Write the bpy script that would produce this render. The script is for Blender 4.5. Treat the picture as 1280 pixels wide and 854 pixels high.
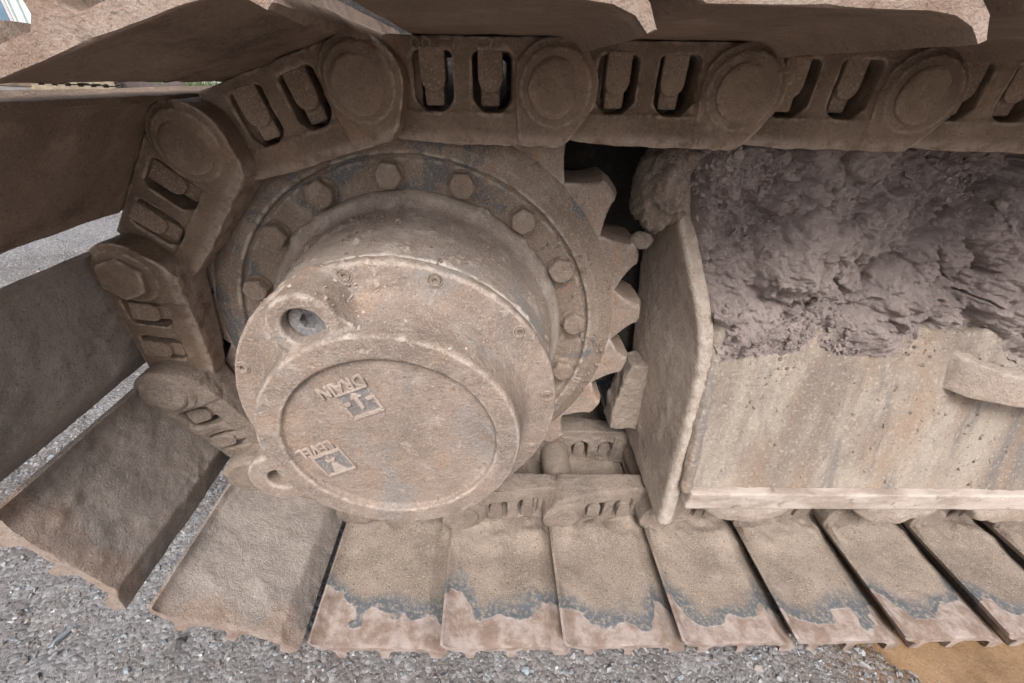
import bpy, bmesh, math, random
import numpy as np
from mathutils import Matrix, Vector

# ------------------------------------------------------------------ scene, camera, light
for o in list(bpy.data.objects):
    bpy.data.objects.remove(o)
S = bpy.context.scene
COL = S.collection
rng = np.random.default_rng(7)
random.seed(7)
G = 0.445                                  # height of the sprocket axle above the ground (m)

cd = bpy.data.cameras.new('camera')
cam = bpy.data.objects.new('camera', cd)
COL.objects.link(cam)
S.camera = cam
cd.sensor_width = 36.0
cd.lens = 507.59 / 1280 * 36.0
cd.clip_start = 0.02
cd.clip_end = 500
RX = (0.99679138, -0.04261031, 0.06775917)
UP = (-0.03380533, 0.54322215, 0.83890816)
FW = (0.07255443, 0.83850704, -0.5400387)
cam.matrix_world = Matrix(((RX[0], UP[0], -FW[0], 0.0906), (RX[1], UP[1], -FW[1], -0.5784),
                           (RX[2], UP[2], -FW[2], 0.3274 + G), (0, 0, 0, 1)))

SUN_EL, SUN_AZ = math.radians(50), math.radians(184)      # azimuth clockwise from +y
W = bpy.data.worlds.new('World')
S.world = W
W.use_nodes = True
wn = W.node_tree
bg = wn.nodes['Background']
sky = wn.nodes.new('ShaderNodeTexSky')
sky.sky_type = 'NISHITA'
sky.sun_disc = False
sky.sun_elevation = SUN_EL
sky.sun_rotation = SUN_AZ
sky.air_density = 1.0
sky.dust_density = 5.0
hs = wn.nodes.new('ShaderNodeHueSaturation')              # overcast: the blue is mostly gone
hs.inputs['Saturation'].default_value = 0.58
wn.links.new(sky.outputs[0], hs.inputs['Color'])
wn.links.new(hs.outputs[0], bg.inputs['Color'])
bg.inputs['Strength'].default_value = 0.09
sd = bpy.data.lights.new('sun', 'SUN')
sd.energy = 1.5
sd.angle = math.radians(22)
sd.color = (1.0, 0.99, 0.975)
sun = bpy.data.objects.new('sun', sd)
COL.objects.link(sun)
sdir = Vector((math.sin(SUN_AZ) * math.cos(SUN_EL), math.cos(SUN_AZ) * math.cos(SUN_EL), math.sin(SUN_EL)))
sun.rotation_euler = sdir.to_track_quat('Z', 'Y').to_euler()
S.view_settings.view_transform = 'Standard'
S.view_settings.look = 'None'
S.view_settings.gamma = 1
S.view_settings.use_curve_mapping = False
S.view_settings.exposure = 1.08

# ------------------------------------------------------------------ noise in numpy
def _hash(i, j, k, seed):
    h = (i.astype(np.int64) * 374761393 + j.astype(np.int64) * 668265263 + k.astype(np.int64) * 2147483647 + seed * 974634777) & 0xFFFFFFFF
    h = ((h ^ (h >> 13)) * 1274126177) & 0xFFFFFFFF
    h = ((h ^ (h >> 16)) * 2246822519) & 0xFFFFFFFF
    return (h ^ (h >> 15)) & 0xFFFFFFFF

def vnoise(P, scale, seed=0):
    """gradient noise, about -1..1"""
    X = np.asarray(P, float) * scale + 1000.37
    I = np.floor(X)
    F = X - I
    U = F * F * F * (F * (F * 6 - 15) + 10)
    I = I.astype(np.int64)
    out = 0
    for a in (0, 1):
        for b in (0, 1):
            for c in (0, 1):
                h = _hash(I[:, 0] + a, I[:, 1] + b, I[:, 2] + c, seed)
                g = np.stack([(h & 1023) / 511.5 - 1, ((h >> 10) & 1023) / 511.5 - 1, ((h >> 20) & 1023) / 511.5 - 1], 1)
                d = (g * (F - np.array([a, b, c]))).sum(1)
                w = (U[:, 0] if a else 1 - U[:, 0]) * (U[:, 1] if b else 1 - U[:, 1]) * (U[:, 2] if c else 1 - U[:, 2])
                out = out + w * d
    return out * 1.3

def fbm(P, scale, octs=4, seed=0, gain=0.5, ridged=False):
    t, a, s = 0, 1.0, 0.0
    for o in range(octs):
        n = vnoise(P, scale * 2.03 ** o, seed + o * 17)
        if ridged:
            n = 1 - 2 * np.abs(n)
        t = t + a * n
        s += a
        a *= gain
    return t / s

def worley(P, scale, seed=0):
    X = np.asarray(P, float) * scale + 500.11
    I = np.floor(X).astype(np.int64)
    d1 = np.full(len(X), 9.0)
    d2 = np.full(len(X), 9.0)
    for a in (-1, 0, 1):
        for b in (-1, 0, 1):
            for c in (-1, 0, 1):
                h = _hash(I[:, 0] + a, I[:, 1] + b, I[:, 2] + c, seed)
                q = np.stack([(h & 1023) / 1023.0, ((h >> 10) & 1023) / 1023.0, ((h >> 20) & 1023) / 1023.0], 1)
                q = q + I + np.array([a, b, c])
                d = np.sqrt(((X - q) ** 2).sum(1))
                d2 = np.where(d < d1, d1, np.minimum(d2, d))
                d1 = np.minimum(d1, d)
    return d1, d2

def lumps(P, scale, seed=0, lo=0.3, hi=0.95):
    """rounded clods of mixed size: height of the tallest sphere above the sheet, in cell units"""
    X = np.asarray(P, float) * scale + 300.7
    I = np.floor(X).astype(np.int64)
    out = np.zeros(len(X))
    for a in (-1, 0, 1):
        for b in (-1, 0, 1):
            for c in (-1, 0, 1):
                h = _hash(I[:, 0] + a, I[:, 1] + b, I[:, 2] + c, seed)
                q = np.stack([(h & 1023) / 1023.0, ((h >> 10) & 1023) / 1023.0, ((h >> 20) & 1023) / 1023.0], 1) + I + np.array([a, b, c])
                R = lo + (hi - lo) * ((h >> 7) & 255) / 255.0
                out = np.maximum(out, np.sqrt(np.maximum(0, R * R - ((X - q) ** 2).sum(1))))
    return out

def sst(x, a, b):
    t = np.clip((x - a) / (b - a), 0, 1)
    return t * t * (3 - 2 * t)

# ------------------------------------------------------------------ objects
def link_obj(name, data, parent=None, loc=None):
    o = bpy.data.objects.new(name, data)
    COL.objects.link(o)
    if parent is not None:
        o.parent = parent
    if loc is not None:
        o.location = loc
    return o

def tag(o, label=None, cat=None, group=None, kind=None):
    if label: o['label'] = label
    if cat: o['category'] = cat
    if group: o['group'] = group
    if kind: o['kind'] = kind
    return o

def empty(name, loc, label, cat, group=None):
    o = link_obj(name, None, loc=loc)
    o.empty_display_size = 0.05
    return tag(o, label, cat, group)

def mesh_from(verts, faces, mat=None, smooth=True, name='mesh'):
    me = bpy.data.meshes.new(name)
    me.from_pydata([tuple(v) for v in verts], [], faces)
    me.update()
    if smooth:
        me.polygons.foreach_set('use_smooth', [True] * len(me.polygons))
    if mat:
        me.materials.append(mat)
    return me

def get_co(me):
    a = np.empty(len(me.vertices) * 3)
    me.vertices.foreach_get('co', a)
    return a.reshape(-1, 3)

def set_co(me, a):
    me.vertices.foreach_set('co', np.ascontiguousarray(a, dtype=np.float64).ravel())
    me.update()

def get_no(me):
    a = np.empty(len(me.vertices) * 3)
    me.vertices.foreach_get('normal', a)
    return a.reshape(-1, 3)

class MB:
    """collects closed solids into one mesh"""
    def __init__(self):
        self.v, self.f = [], []
    def add(self, v, f):
        n = len(self.v)
        self.v += [tuple(p) for p in v]
        self.f += [tuple(i + n for i in q) for q in f]
        return self
    def box(self, x0, x1, y0, y1, z0, z1):
        v = [(x, y, z) for x in (x0, x1) for y in (y0, y1) for z in (z0, z1)]
        return self.add(v, [(0, 1, 3, 2), (4, 6, 7, 5), (0, 4, 5, 1), (2, 3, 7, 6), (0, 2, 6, 4), (1, 5, 7, 3)])
    def prism(self, poly, y0, y1):
        """polygon in x,z (counter-clockwise seen from -y) extruded along y"""
        n = len(poly)
        v = [(p[0], y0, p[1]) for p in poly] + [(p[0], y1, p[1]) for p in poly]
        f = [tuple(range(n)), tuple(range(2 * n - 1, n - 1, -1))]
        f += [(i, i + n, (i + 1) % n + n, (i + 1) % n) for i in range(n)]
        return self.add(v, f)
    def cyl(self, cx, cz, r, y0, y1, n=40, bev=0.0):
        if bev:
            return self.lathe([(0, y0), (r - bev, y0), (r, y0 + bev), (r, y1 - bev), (r - bev, y1), (0, y1)], cx, cz, n)
        return self.prism([(cx + r * math.cos(2 * math.pi * i / n), cz + r * math.sin(2 * math.pi * i / n)) for i in range(n)], y0, y1)
    def lathe(self, prof, cx=0, cz=0, n=96, closed=False):
        """profile (r, y) turned about the y axis"""
        rows, v, f = [], [], []
        for (r, y) in prof:
            if r < 1e-6:
                rows.append([len(v)]); v.append((cx, y, cz))
            else:
                rows.append(list(range(len(v), len(v) + n)))
                v += [(cx + r * math.cos(2 * math.pi * i / n), y, cz + r * math.sin(2 * math.pi * i / n)) for i in range(n)]
        pairs = list(zip(rows[:-1], rows[1:]))
        if closed:
            pairs.append((rows[-1], rows[0]))
        for A, B in pairs:
            for i in range(n):
                j = (i + 1) % n
                if len(A) == 1 and len(B) == 1: continue
                if len(A) == 1: f.append((A[0], B[i], B[j]))
                elif len(B) == 1: f.append((A[i], B[0], A[j]))
                else: f.append((A[i], B[i], B[j], A[j]))
        return self.add(v, f)
    def mesh(self, mat=None, smooth=False, bevel=0.0, seg=2, sharp=None):
        bm = bmesh.new()
        me = mesh_from(self.v, self.f, None, False)
        bm.from_mesh(me)
        bmesh.ops.remove_doubles(bm, verts=bm.verts, dist=1e-6)
        bmesh.ops.recalc_face_normals(bm, faces=bm.faces)
        if bevel:
            es = [e for e in bm.edges if len(e.link_faces) == 2 and e.calc_face_angle(0) > 0.6]
            bmesh.ops.bevel(bm, geom=es, offset=bevel, segments=seg, affect='EDGES', profile=0.6, clamp_overlap=True)
        bm.to_mesh(me); bm.free()
        if smooth or bevel:
            me.polygons.foreach_set('use_smooth', [True] * len(me.polygons))
            me.set_sharp_from_angle(angle=sharp or math.radians(38))
        if mat: me.materials.append(mat)
        return me
    def remesh(self, mat, voxel, smooth=2, disp=None):
        """union of all solids, edges softened like a casting, then displaced along the normals by disp(co, no)"""
        me = self.mesh()
        o = bpy.data.objects.new('tmp', me)
        COL.objects.link(o)
        m = o.modifiers.new('r', 'REMESH'); m.mode = 'VOXEL'; m.voxel_size = voxel; m.adaptivity = 0
        if smooth:
            m = o.modifiers.new('s', 'SMOOTH'); m.factor = 0.5; m.iterations = smooth
        dg = bpy.context.evaluated_depsgraph_get()
        out = bpy.data.meshes.new_from_object(o.evaluated_get(dg))
        bpy.data.objects.remove(o); bpy.data.meshes.remove(me)
        if disp is not None:
            co, no = get_co(out), get_no(out)
            set_co(out, co + no * np.asarray(disp(co, no))[:, None])
        out.polygons.foreach_set('use_smooth', [True] * len(out.polygons))
        out.materials.clear()
        if mat: out.materials.append(mat)
        out.update()
        return out

# ------------------------------------------------------------------ materials
class NT:
    def __init__(self, name):
        self.m = bpy.data.materials.new(name)
        self.m.use_nodes = True
        self.t = self.m.node_tree
        self.b = self.t.nodes['Principled BSDF']
        tc = self.n('ShaderNodeTexCoord')
        oi = self.n('ShaderNodeObjectInfo')
        mul = self.math('MULTIPLY', oi.outputs['Random'], 37.0)
        self.obj = tc.outputs['Object']
        add = self.n('ShaderNodeVectorMath'); add.operation = 'ADD'
        self.l(self.obj, add.inputs[0]); self.l(mul, add.inputs[1])
        self.co = add.outputs[0]
    def n(self, t): return self.t.nodes.new(t)
    def l(self, a, b): self.t.links.new(a, b)
    def put(self, sock, v):
        if isinstance(v, (int, float)): sock.default_value = v
        elif isinstance(v, tuple): sock.default_value = v if len(v) == 4 or sock.type == 'VECTOR' else (*v, 1)
        else: self.l(v, sock)
    def math(self, op, a, b=0.0, clamp=False):
        q = self.n('ShaderNodeMath'); q.operation = op; q.use_clamp = clamp
        self.put(q.inputs[0], a); self.put(q.inputs[1], b)
        return q.outputs[0]
    def noise(self, scale, detail=4, rough=0.55, dist=0.0, stretch=None, co=None, shift=0.0):
        q = self.n('ShaderNodeTexNoise')
        q.inputs['Scale'].default_value = scale; q.inputs['Detail'].default_value = detail
        q.inputs['Roughness'].default_value = rough; q.inputs['Distortion'].default_value = dist
        c = co or self.co
        mp = self.n('ShaderNodeMapping')
        mp.inputs['Scale'].default_value = stretch or (1, 1, 1)
        mp.inputs['Location'].default_value = (shift, shift * 1.7, -shift)
        self.l(c, mp.inputs[0])
        self.l(mp.outputs[0], q.inputs['Vector'])
        return q.outputs['Fac']
    def ramp(self, v, a, b):
        q = self.n('ShaderNodeMapRange'); q.interpolation_type = 'SMOOTHSTEP'
        self.put(q.inputs['Value'], v)
        q.inputs['From Min'].default_value = a; q.inputs['From Max'].default_value = b
        return q.outputs[0]
    def mix(self, fac, a, b):
        q = self.n('ShaderNodeMix'); q.data_type = 'RGBA'
        self.put(q.inputs[0], fac); self.put(q.inputs[6], a); self.put(q.inputs[7], b)
        return q.outputs[2]
    def bump(self, h, dist, strength=1.0, prev=None):
        q = self.n('ShaderNodeBump')
        q.inputs['Distance'].default_value = dist; q.inputs['Strength'].default_value = strength
        self.l(h, q.inputs['Height'])
        if prev is not None: self.l(prev, q.inputs['Normal'])
        return q.outputs[0]
    def axis(self, i):
        s = self.n('ShaderNodeSeparateXYZ'); self.l(self.obj, s.inputs[0])
        return s.outputs[i]
    def edge(self, a=0.52, b=0.6):
        g = self.n('ShaderNodeNewGeometry')
        return self.ramp(g.outputs['Pointiness'], a, b)
    def up(self, a=0.2, b=0.8):
        g = self.n('ShaderNodeNewGeometry')
        s = self.n('ShaderNodeSeparateXYZ'); self.l(g.outputs['Normal'], s.inputs[0])
        return self.ramp(s.outputs[2], a, b)
    def done(self, col, rough, normal=None, metal=0.0, spec=0.35):
        self.put(self.b.inputs['Base Color'], col)
        self.put(self.b.inputs['Roughness'], rough)
        self.put(self.b.inputs['Metallic'], metal)
        self.b.inputs['Specular IOR Level'].default_value = spec
        if normal is not None: self.l(normal, self.b.inputs['Normal'])
        return self.m

DUST = (0.285, 0.222, 0.172)
DUST_L = (0.40, 0.335, 0.275)
DUST_D = (0.185, 0.138, 0.102)
RUST = (0.36, 0.205, 0.125)
RUST_L = (0.47, 0.29, 0.18)
STEEL = (0.115, 0.125, 0.14)

def dusty(name, a=DUST, b=DUST_D, c=DUST_L, patches=(), grit=1.0, edge=None, rough=0.85, big=7.0, upcol=None, rail=False, rubend=False, mott=1.0, spk=0.55):
    """mud-caked steel: two-tone dust, patches of rust or bare steel, worn edges, grit relief"""
    k = NT(name)
    tn = lambda q: (q[0] * 0.99, q[1] * 0.99, q[2] * 1.03)
    a, b, c = tn(a), tn(b), tn(c)
    col = k.mix(k.ramp(k.noise(big, 6, 0.62, 0.4), 0.36, 0.64), b, a)
    col = k.mix(k.math('MULTIPLY', k.ramp(k.noise(big * 4.3, 5, 0.65, shift=3), 0.5, 0.72), 0.75), col, c)
    r = rough
    for i, (pc, sc, lo, hi, amt) in enumerate(patches):
        f = k.math('MULTIPLY', k.ramp(k.noise(sc, 7, 0.66, 0.6, shift=11 + 5 * i), lo, hi), amt)
        col = k.mix(f, col, pc)
    if upcol:
        f = k.math('MULTIPLY', k.up(0.25, 0.85), k.ramp(k.noise(26, 5, 0.6, shift=31), 0.35, 0.6))
        col = k.mix(k.math('MULTIPLY', f, 0.8), col, upcol)
    if rubend:                                     # shoe end rubbed on the ground, dark damp mud just inside it
        wob = k.math('MULTIPLY', k.math('SUBTRACT', k.noise(14, 5, 0.6, 0.3, shift=81), 0.5), 0.14)
        d = k.math('ADD', k.axis(1), wob)
        pat = k.ramp(k.noise(7, 5, 0.6, 0.3, shift=83), 0.42, 0.58)
        f = k.math('MULTIPLY', k.ramp(d, -0.17, -0.23), pat)
        col = k.mix(k.math('MULTIPLY', f, 0.55 if rubend == 'low' else 0.0), col, (0.155, 0.142, 0.135))
        col = k.mix(k.math('MULTIPLY', k.ramp(k.axis(1), -0.3055, -0.309) if rubend == 'top' else k.ramp(d, -0.275, -0.295), 0.85), col, k.mix(k.ramp(k.noise(30, 5, 0.6, shift=89), 0.35, 0.65), (0.32, 0.22, 0.17), (0.44, 0.345, 0.29)))
    if rail:                                       # running face polished by the rollers
        f = k.math('MULTIPLY', k.ramp(k.axis(2), -0.037, -0.048), k.ramp(k.noise(45, 6, 0.68, shift=85), 0.34, 0.52))
        r = k.mix(f, (rough,) * 3, (0.42,) * 3)
        col = k.mix(k.math('MULTIPLY', f, 0.85), col, k.mix(k.noise(90, 3, shift=87), (0.25, 0.16, 0.11), (0.46, 0.38, 0.33)))
    if edge:
        f = k.math('MULTIPLY', k.edge(0.505, 0.545), k.ramp(k.noise(60, 4, 0.6, shift=41), 0.38, 0.6))
        col = k.mix(f, col, edge)
    g1 = k.noise(420, 5, 0.7, shift=50)
    col = k.mix(k.ramp(g1, 0.50, 0.70), col, k.mix(spk, col, (0.58, 0.50, 0.42)))
    col = k.mix(k.math('MULTIPLY', k.ramp(k.noise(95, 5, 0.7, 0.4, shift=64), 0.50, 0.66), 0.38 * mott), col, k.mix(0.5, col, (0.10, 0.075, 0.06)))
    col = k.mix(k.ramp(k.noise(260, 3, 0.6, shift=60), 0.56, 0.72), col, k.mix(0.45, col, (0.07, 0.055, 0.045)))
    n = k.bump(k.noise(50, 8, 0.68, 0.3, shift=70), 0.009 * grit, 0.6)
    n = k.bump(g1, 0.0022 * grit, 0.8, n)
    return k.done(col, r, n)

M = {}
M['link'] = dusty('link_steel', (0.235, 0.166, 0.115), (0.145, 0.099, 0.067), (0.32, 0.237, 0.172), [((0.30, 0.165, 0.095), 18, 0.54, 0.7, 0.55)], 0.9, (0.42, 0.33, 0.26), 0.62, rail=True, spk=0.2)
M['link_low'] = dusty('link_muddy', (0.30, 0.238, 0.188), (0.205, 0.16, 0.125), (0.37, 0.305, 0.25), [((0.19, 0.155, 0.135), 14, 0.5, 0.65, 0.5)], 1.3, None, 0.85)
M['pin'] = dusty('pin_steel', (0.27, 0.19, 0.132), (0.185, 0.127, 0.087), (0.33, 0.25, 0.183), [(RUST, 30, 0.55, 0.7, 0.4)], 1.0, (0.42, 0.33, 0.26), 0.65, spk=0.2)
M['nut'] = dusty('nut_steel', (0.29, 0.205, 0.145), (0.20, 0.14, 0.097), (0.37, 0.275, 0.205), [], 1.0, None, 0.8)
M['sprocket'] = dusty('sprocket_steel', (0.30, 0.23, 0.175), (0.215, 0.162, 0.122), (0.36, 0.29, 0.23), [(STEEL, 13, 0.53, 0.60, 0.8), (RUST, 21, 0.58, 0.68, 0.5)], 0.8, (0.45, 0.40, 0.35), 0.7)
M['tooth'] = dusty('tooth_steel', (0.33, 0.25, 0.195), (0.24, 0.18, 0.14), (0.38, 0.31, 0.25), [(RUST, 35, 0.52, 0.66, 0.5), (STEEL, 60, 0.6, 0.68, 0.6)], 0.8, (0.46, 0.40, 0.35), 0.65)
M['bolt'] = dusty('bolt_steel', (0.34, 0.265, 0.205), (0.26, 0.195, 0.15), (0.42, 0.345, 0.28), [], 1.2, None, 0.8)
M['drum'] = dusty('drum_paint', (0.37, 0.303, 0.25), (0.26, 0.21, 0.172), (0.47, 0.405, 0.345), [((0.22, 0.215, 0.215), 10, 0.55, 0.66, 0.55)], 0.8, (0.5, 0.45, 0.4), 0.75, mott=0.3)
M['cover'] = dusty('cover_iron', (0.315, 0.243, 0.192), (0.215, 0.165, 0.132), (0.385, 0.318, 0.264), [((0.255, 0.245, 0.238), 10, 0.50, 0.66, 0.6), ((0.36, 0.235, 0.158), 12, 0.52, 0.70, 0.55), ((0.23, 0.195, 0.175), 24, 0.54, 0.68, 0.6), ((0.55, 0.50, 0.46), 55, 0.58, 0.72, 0.5)], 0.8, (0.48, 0.40, 0.34), 0.68, 8.0, mott=0.5)
M['letter'] = dusty('letter_iron', (0.40, 0.32, 0.262), (0.27, 0.212, 0.17), (0.44, 0.37, 0.312), [], 0.5, None, 0.6)
M['icon'] = dusty('icon_field', (0.20, 0.18, 0.168), (0.17, 0.155, 0.148), (0.32, 0.27, 0.235), [], 0.6, None, 0.6)
M['plug'] = dusty('plug_steel', (0.17, 0.165, 0.165), (0.10, 0.108, 0.12), (0.28, 0.25, 0.22), [], 0.5, None, 0.45)
M['shoe_top'] = dusty('shoe_brown', (0.285, 0.205, 0.148), (0.20, 0.143, 0.102), (0.36, 0.272, 0.205), [((0.085, 0.062, 0.046), 5.0, 0.58, 0.7, 0.75)], 1.1, None, 0.8, 5.0, rubend='top', spk=0.2)
M['shoe_dust'] = dusty('shoe_dusty', (0.41, 0.352, 0.304), (0.31, 0.264, 0.226), (0.48, 0.42, 0.365), [((0.14, 0.125, 0.115), 6.5, 0.56, 0.68, 0.6)], 1.7, None, 0.8, 5.0, rubend='low')
M['clod'] = dusty('dry_clod', (0.34, 0.275, 0.22), (0.26, 0.205, 0.165), (0.40, 0.335, 0.27), [], 1.8, None, 0.95)
M['plate'] = dusty('end_plate_dust', (0.46, 0.375, 0.305), (0.37, 0.30, 0.243), (0.51, 0.43, 0.36), [((0.36, 0.25, 0.165), 9, 0.55, 0.7, 0.4)], 1.2, (0.50, 0.44, 0.38), 0.85)

def shoe_wet():
    k = NT('shoe_gritty')
    y = k.axis(1)
    wob = k.math('MULTIPLY', k.math('SUBTRACT', k.noise(13, 3, 0.45, 0.1), 0.5), 0.13)
    sx = k.math('ABSOLUTE', k.math('SUBTRACT', k.axis(0), 0.018))
    d = k.math('ADD', y, wob)                       # outer edge at -0.31
    oi2 = k.n('ShaderNodeObjectInfo')
    d = k.math('ADD', d, k.math('MULTIPLY', k.math('SUBTRACT', oi2.outputs['Random'], 0.45), 0.035))
    d = k.math('SUBTRACT', d, k.math('MULTIPLY', k.ramp(sx, 0.035, 0.085), k.math('MULTIPLY', k.noise(7, 2, 0.5, shift=44), 0.06)))
    col = k.mix(k.ramp(k.noise(9, 6, 0.6), 0.36, 0.62), (0.205, 0.162, 0.135), (0.31, 0.25, 0.208))
    spk = k.ramp(k.noise(520, 3, 0.6, shift=7), 0.56, 0.66)
    col = k.mix(k.math('MULTIPLY', spk, 0.9), col, (0.50, 0.42, 0.30))
    col = k.mix(k.ramp(k.noise(300, 3, 0.6, shift=9), 0.58, 0.7), col, (0.09, 0.075, 0.065))
    ppat = k.ramp(k.noise(26, 4, 0.6, shift=15), 0.60, 0.68)
    col = k.mix(k.math('MULTIPLY', ppat, 0.55), col, (0.30, 0.235, 0.215))
    # dark wet rim between the grit and the rubbed outer end
    rim = k.math('MULTIPLY', k.ramp(d, -0.228, -0.264), 1.0)
    dark = k.mix(k.ramp(k.noise(170, 4, 0.66, shift=19), 0.46, 0.66), (0.115, 0.122, 0.135), (0.30, 0.262, 0.215))
    col = k.mix(rim, col, dark)
    endf = k.ramp(d, -0.272, -0.277)
    rub = k.mix(k.ramp(k.noise(34, 6, 0.7, shift=23), 0.38, 0.62), (0.225, 0.162, 0.130), (0.365, 0.30, 0.272))
    col = k.mix(endf, col, rub)
    rough = k.mix(endf, k.mix(rim, (0.85,) * 3, (0.42,) * 3), (0.62,) * 3)
    grit = k.noise(480, 4, 0.7, shift=29)
    gh = k.math('MULTIPLY', grit, k.math('SUBTRACT', 1.0, k.math('MULTIPLY', endf, 0.75)))
    n = k.bump(k.noise(60, 6, 0.6, shift=33), 0.004, 0.5)
    n = k.bump(gh, 0.0022, 0.8, n)
    n = k.bump(k.math('MULTIPLY', endf, -1.0), 0.0012, 0.8, n)
    return k.done(col, rough, n)
M['shoe_wet'] = shoe_wet()

def frame_mat():
    k = NT('frame_streaked')
    st = k.noise(9, 7, 0.66, 0.6, stretch=(1, 0.5, 0.22))
    col = k.mix(k.ramp(st, 0.38, 0.62), (0.255, 0.205, 0.172), (0.43, 0.365, 0.307))
    col = k.mix(k.math('MULTIPLY', k.ramp(k.noise(10, 6, 0.65, 0.5, stretch=(1, 0.5, 0.2), shift=5), 0.50, 0.66), 0.65), col, (0.36, 0.245, 0.17))
    col = k.mix(k.math('MULTIPLY', k.ramp(k.noise(13, 7, 0.7, 0.5, stretch=(1, 0.5, 0.14), shift=8), 0.52, 0.62), 0.7), col, (0.195, 0.182, 0.175))
    col = k.mix(k.math('MULTIPLY', k.ramp(k.noise(42, 6, 0.7, shift=10), 0.5, 0.68), 0.45), col, (0.30, 0.24, 0.195))
    col = k.mix(k.math('MULTIPLY', k.ramp(k.noise(180, 5, 0.7, shift=12), 0.52, 0.7), 0.6), col, (0.60, 0.53, 0.45))
    col = k.mix(k.math('MULTIPLY', k.ramp(k.noise(240, 4, 0.7, shift=13), 0.57, 0.7), 0.6), col, (0.17, 0.14, 0.12))
    g = k.noise(330, 5, 0.75, shift=15)
    n = k.bump(k.noise(75, 7, 0.68, shift=17, stretch=(1, 1, 0.6)), 0.010, 0.7)
    n = k.bump(g, 0.003, 0.9, n)
    return k.done(col, 0.88, n)
M['frame'] = frame_mat()

def strip_mat():
    k = NT('rubbed_strip')
    col = k.mix(k.ramp(k.noise(22, 6, 0.66, stretch=(0.4, 1, 1)), 0.36, 0.6), (0.30, 0.24, 0.20), (0.48, 0.412, 0.365))
    col = k.mix(k.ramp(k.noise(48, 5, 0.6, shift=4), 0.6, 0.7), col, (0.24, 0.19, 0.16))
    n = k.bump(k.noise(90, 6, 0.65), 0.004, 0.6)
    return k.done(col, 0.75, n)
M['strip'] = strip_mat()

def mud_mat():
    k = NT('packed_mud')
    col = k.mix(k.ramp(k.noise(6, 6, 0.6, 0.4), 0.36, 0.64), (0.245, 0.198, 0.186), (0.37, 0.305, 0.284))
    col = k.mix(k.math('MULTIPLY', k.ramp(k.noise(30, 6, 0.65, shift=3), 0.54, 0.7), 0.55), col, (0.36, 0.292, 0.262))
    col = k.mix(k.math('MULTIPLY', k.ramp(k.noise(13, 5, 0.6, shift=6), 0.6, 0.7), 0.5), col, (0.20, 0.175, 0.165))
    n = k.bump(k.noise(110, 8, 0.7, 0.2), 0.010, 0.8)
    n = k.bump(k.noise(500, 4, 0.7), 0.0016, 0.6, n)
    return k.done(col, k.ramp(k.noise(9, 3), 0.2, 1.3), n, spec=0.4)
M['mud'] = mud_mat()

def gravel_mat(name, stones):
    k = NT(name)
    if stones:
        at = k.n('ShaderNodeAttribute'); at.attribute_name = 'tint'
        col = k.mix(k.ramp(k.noise(300, 4, 0.6), 0.4, 0.7), at.outputs['Color'], k.mix(0.35, at.outputs['Color'], (0.5, 0.48, 0.46)))
        n = k.bump(k.noise(500, 4, 0.7), 0.0012, 0.6)
        return k.done(col, 0.55, n, spec=0.5)
    col = k.mix(k.ramp(k.noise(3.0, 6, 0.6), 0.38, 0.62), (0.16, 0.138, 0.128), (0.235, 0.222, 0.22))
    stain = k.math('MULTIPLY', k.ramp(k.axis(2), 0.008, 0.0), k.ramp(k.axis(0), 0.45, 0.8))
    col = k.mix(k.math('MULTIPLY', stain, 0.85), col, (0.20, 0.125, 0.07))
    v = k.n('ShaderNodeTexVoronoi'); v.inputs['Scale'].default_value = 150
    k.l(k.co, v.inputs['Vector'])
    hsv = k.n('ShaderNodeSeparateColor'); k.l(v.outputs['Color'], hsv.inputs[0])
    col = k.mix(k.math('MULTIPLY', k.ramp(hsv.outputs[0], 0.55, 1.0), 0.7), col, (0.38, 0.375, 0.38))
    col = k.mix(k.math('MULTIPLY', k.ramp(hsv.outputs[1], 0.7, 1.0), 0.7), col, (0.12, 0.11, 0.11))
    n = k.bump(k.noise(140, 7, 0.7), 0.012, 0.7)
    n = k.bump(v.outputs['Distance'], -0.004, 0.7, n)
    return k.done(col, 0.6, n, spec=0.5)
M['ground'] = gravel_mat('wet_gravel', False)
M['stone'] = gravel_mat('gravel_stones', True)

def plain(name, col, rough=0.7, var=0.15, scale=6, stretch=None):
    k = NT(name)
    c2 = tuple(x * (1 - var) for x in col)
    c = k.mix(k.ramp(k.noise(scale, 5, 0.6, stretch=stretch), 0.35, 0.65), c2, col)
    return k.done(c, rough, k.bump(k.noise(scale * 10, 4), 0.003, 0.4))
def water_mat():
    k = NT('muddy_water')
    col = k.mix(k.ramp(k.noise(11, 6, 0.65), 0.36, 0.64), (0.185, 0.112, 0.058), (0.285, 0.18, 0.10))
    col = k.mix(k.math('MULTIPLY', k.ramp(k.noise(260, 4, 0.7, shift=4), 0.54, 0.68), 0.5), col, (0.36, 0.27, 0.18))
    col = k.mix(k.math('MULTIPLY', k.ramp(k.noise(190, 4, 0.7, shift=7), 0.57, 0.7), 0.6), col, (0.10, 0.065, 0.04))
    n = k.bump(k.noise(40, 6, 0.66), 0.006, 0.5)
    n = k.bump(k.noise(330, 4, 0.7, shift=2), 0.0016, 0.5, n)
    return k.done(col, k.ramp(k.noise(18, 4, 0.6, shift=9), 0.0, 1.4), n, spec=0.5)
M['water'] = water_mat()
M['cabin'] = plain('pale_cabin_paint', (0.70, 0.76, 0.74), 0.5, 0.12, 2.0, (1, 1, 0.3))
M['cabin_trim'] = plain('cabin_trim', (0.55, 0.50, 0.50), 0.5)
M['glass'] = plain('window_glass', (0.16, 0.25, 0.33), 0.1, 0.3, 1.0)
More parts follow.
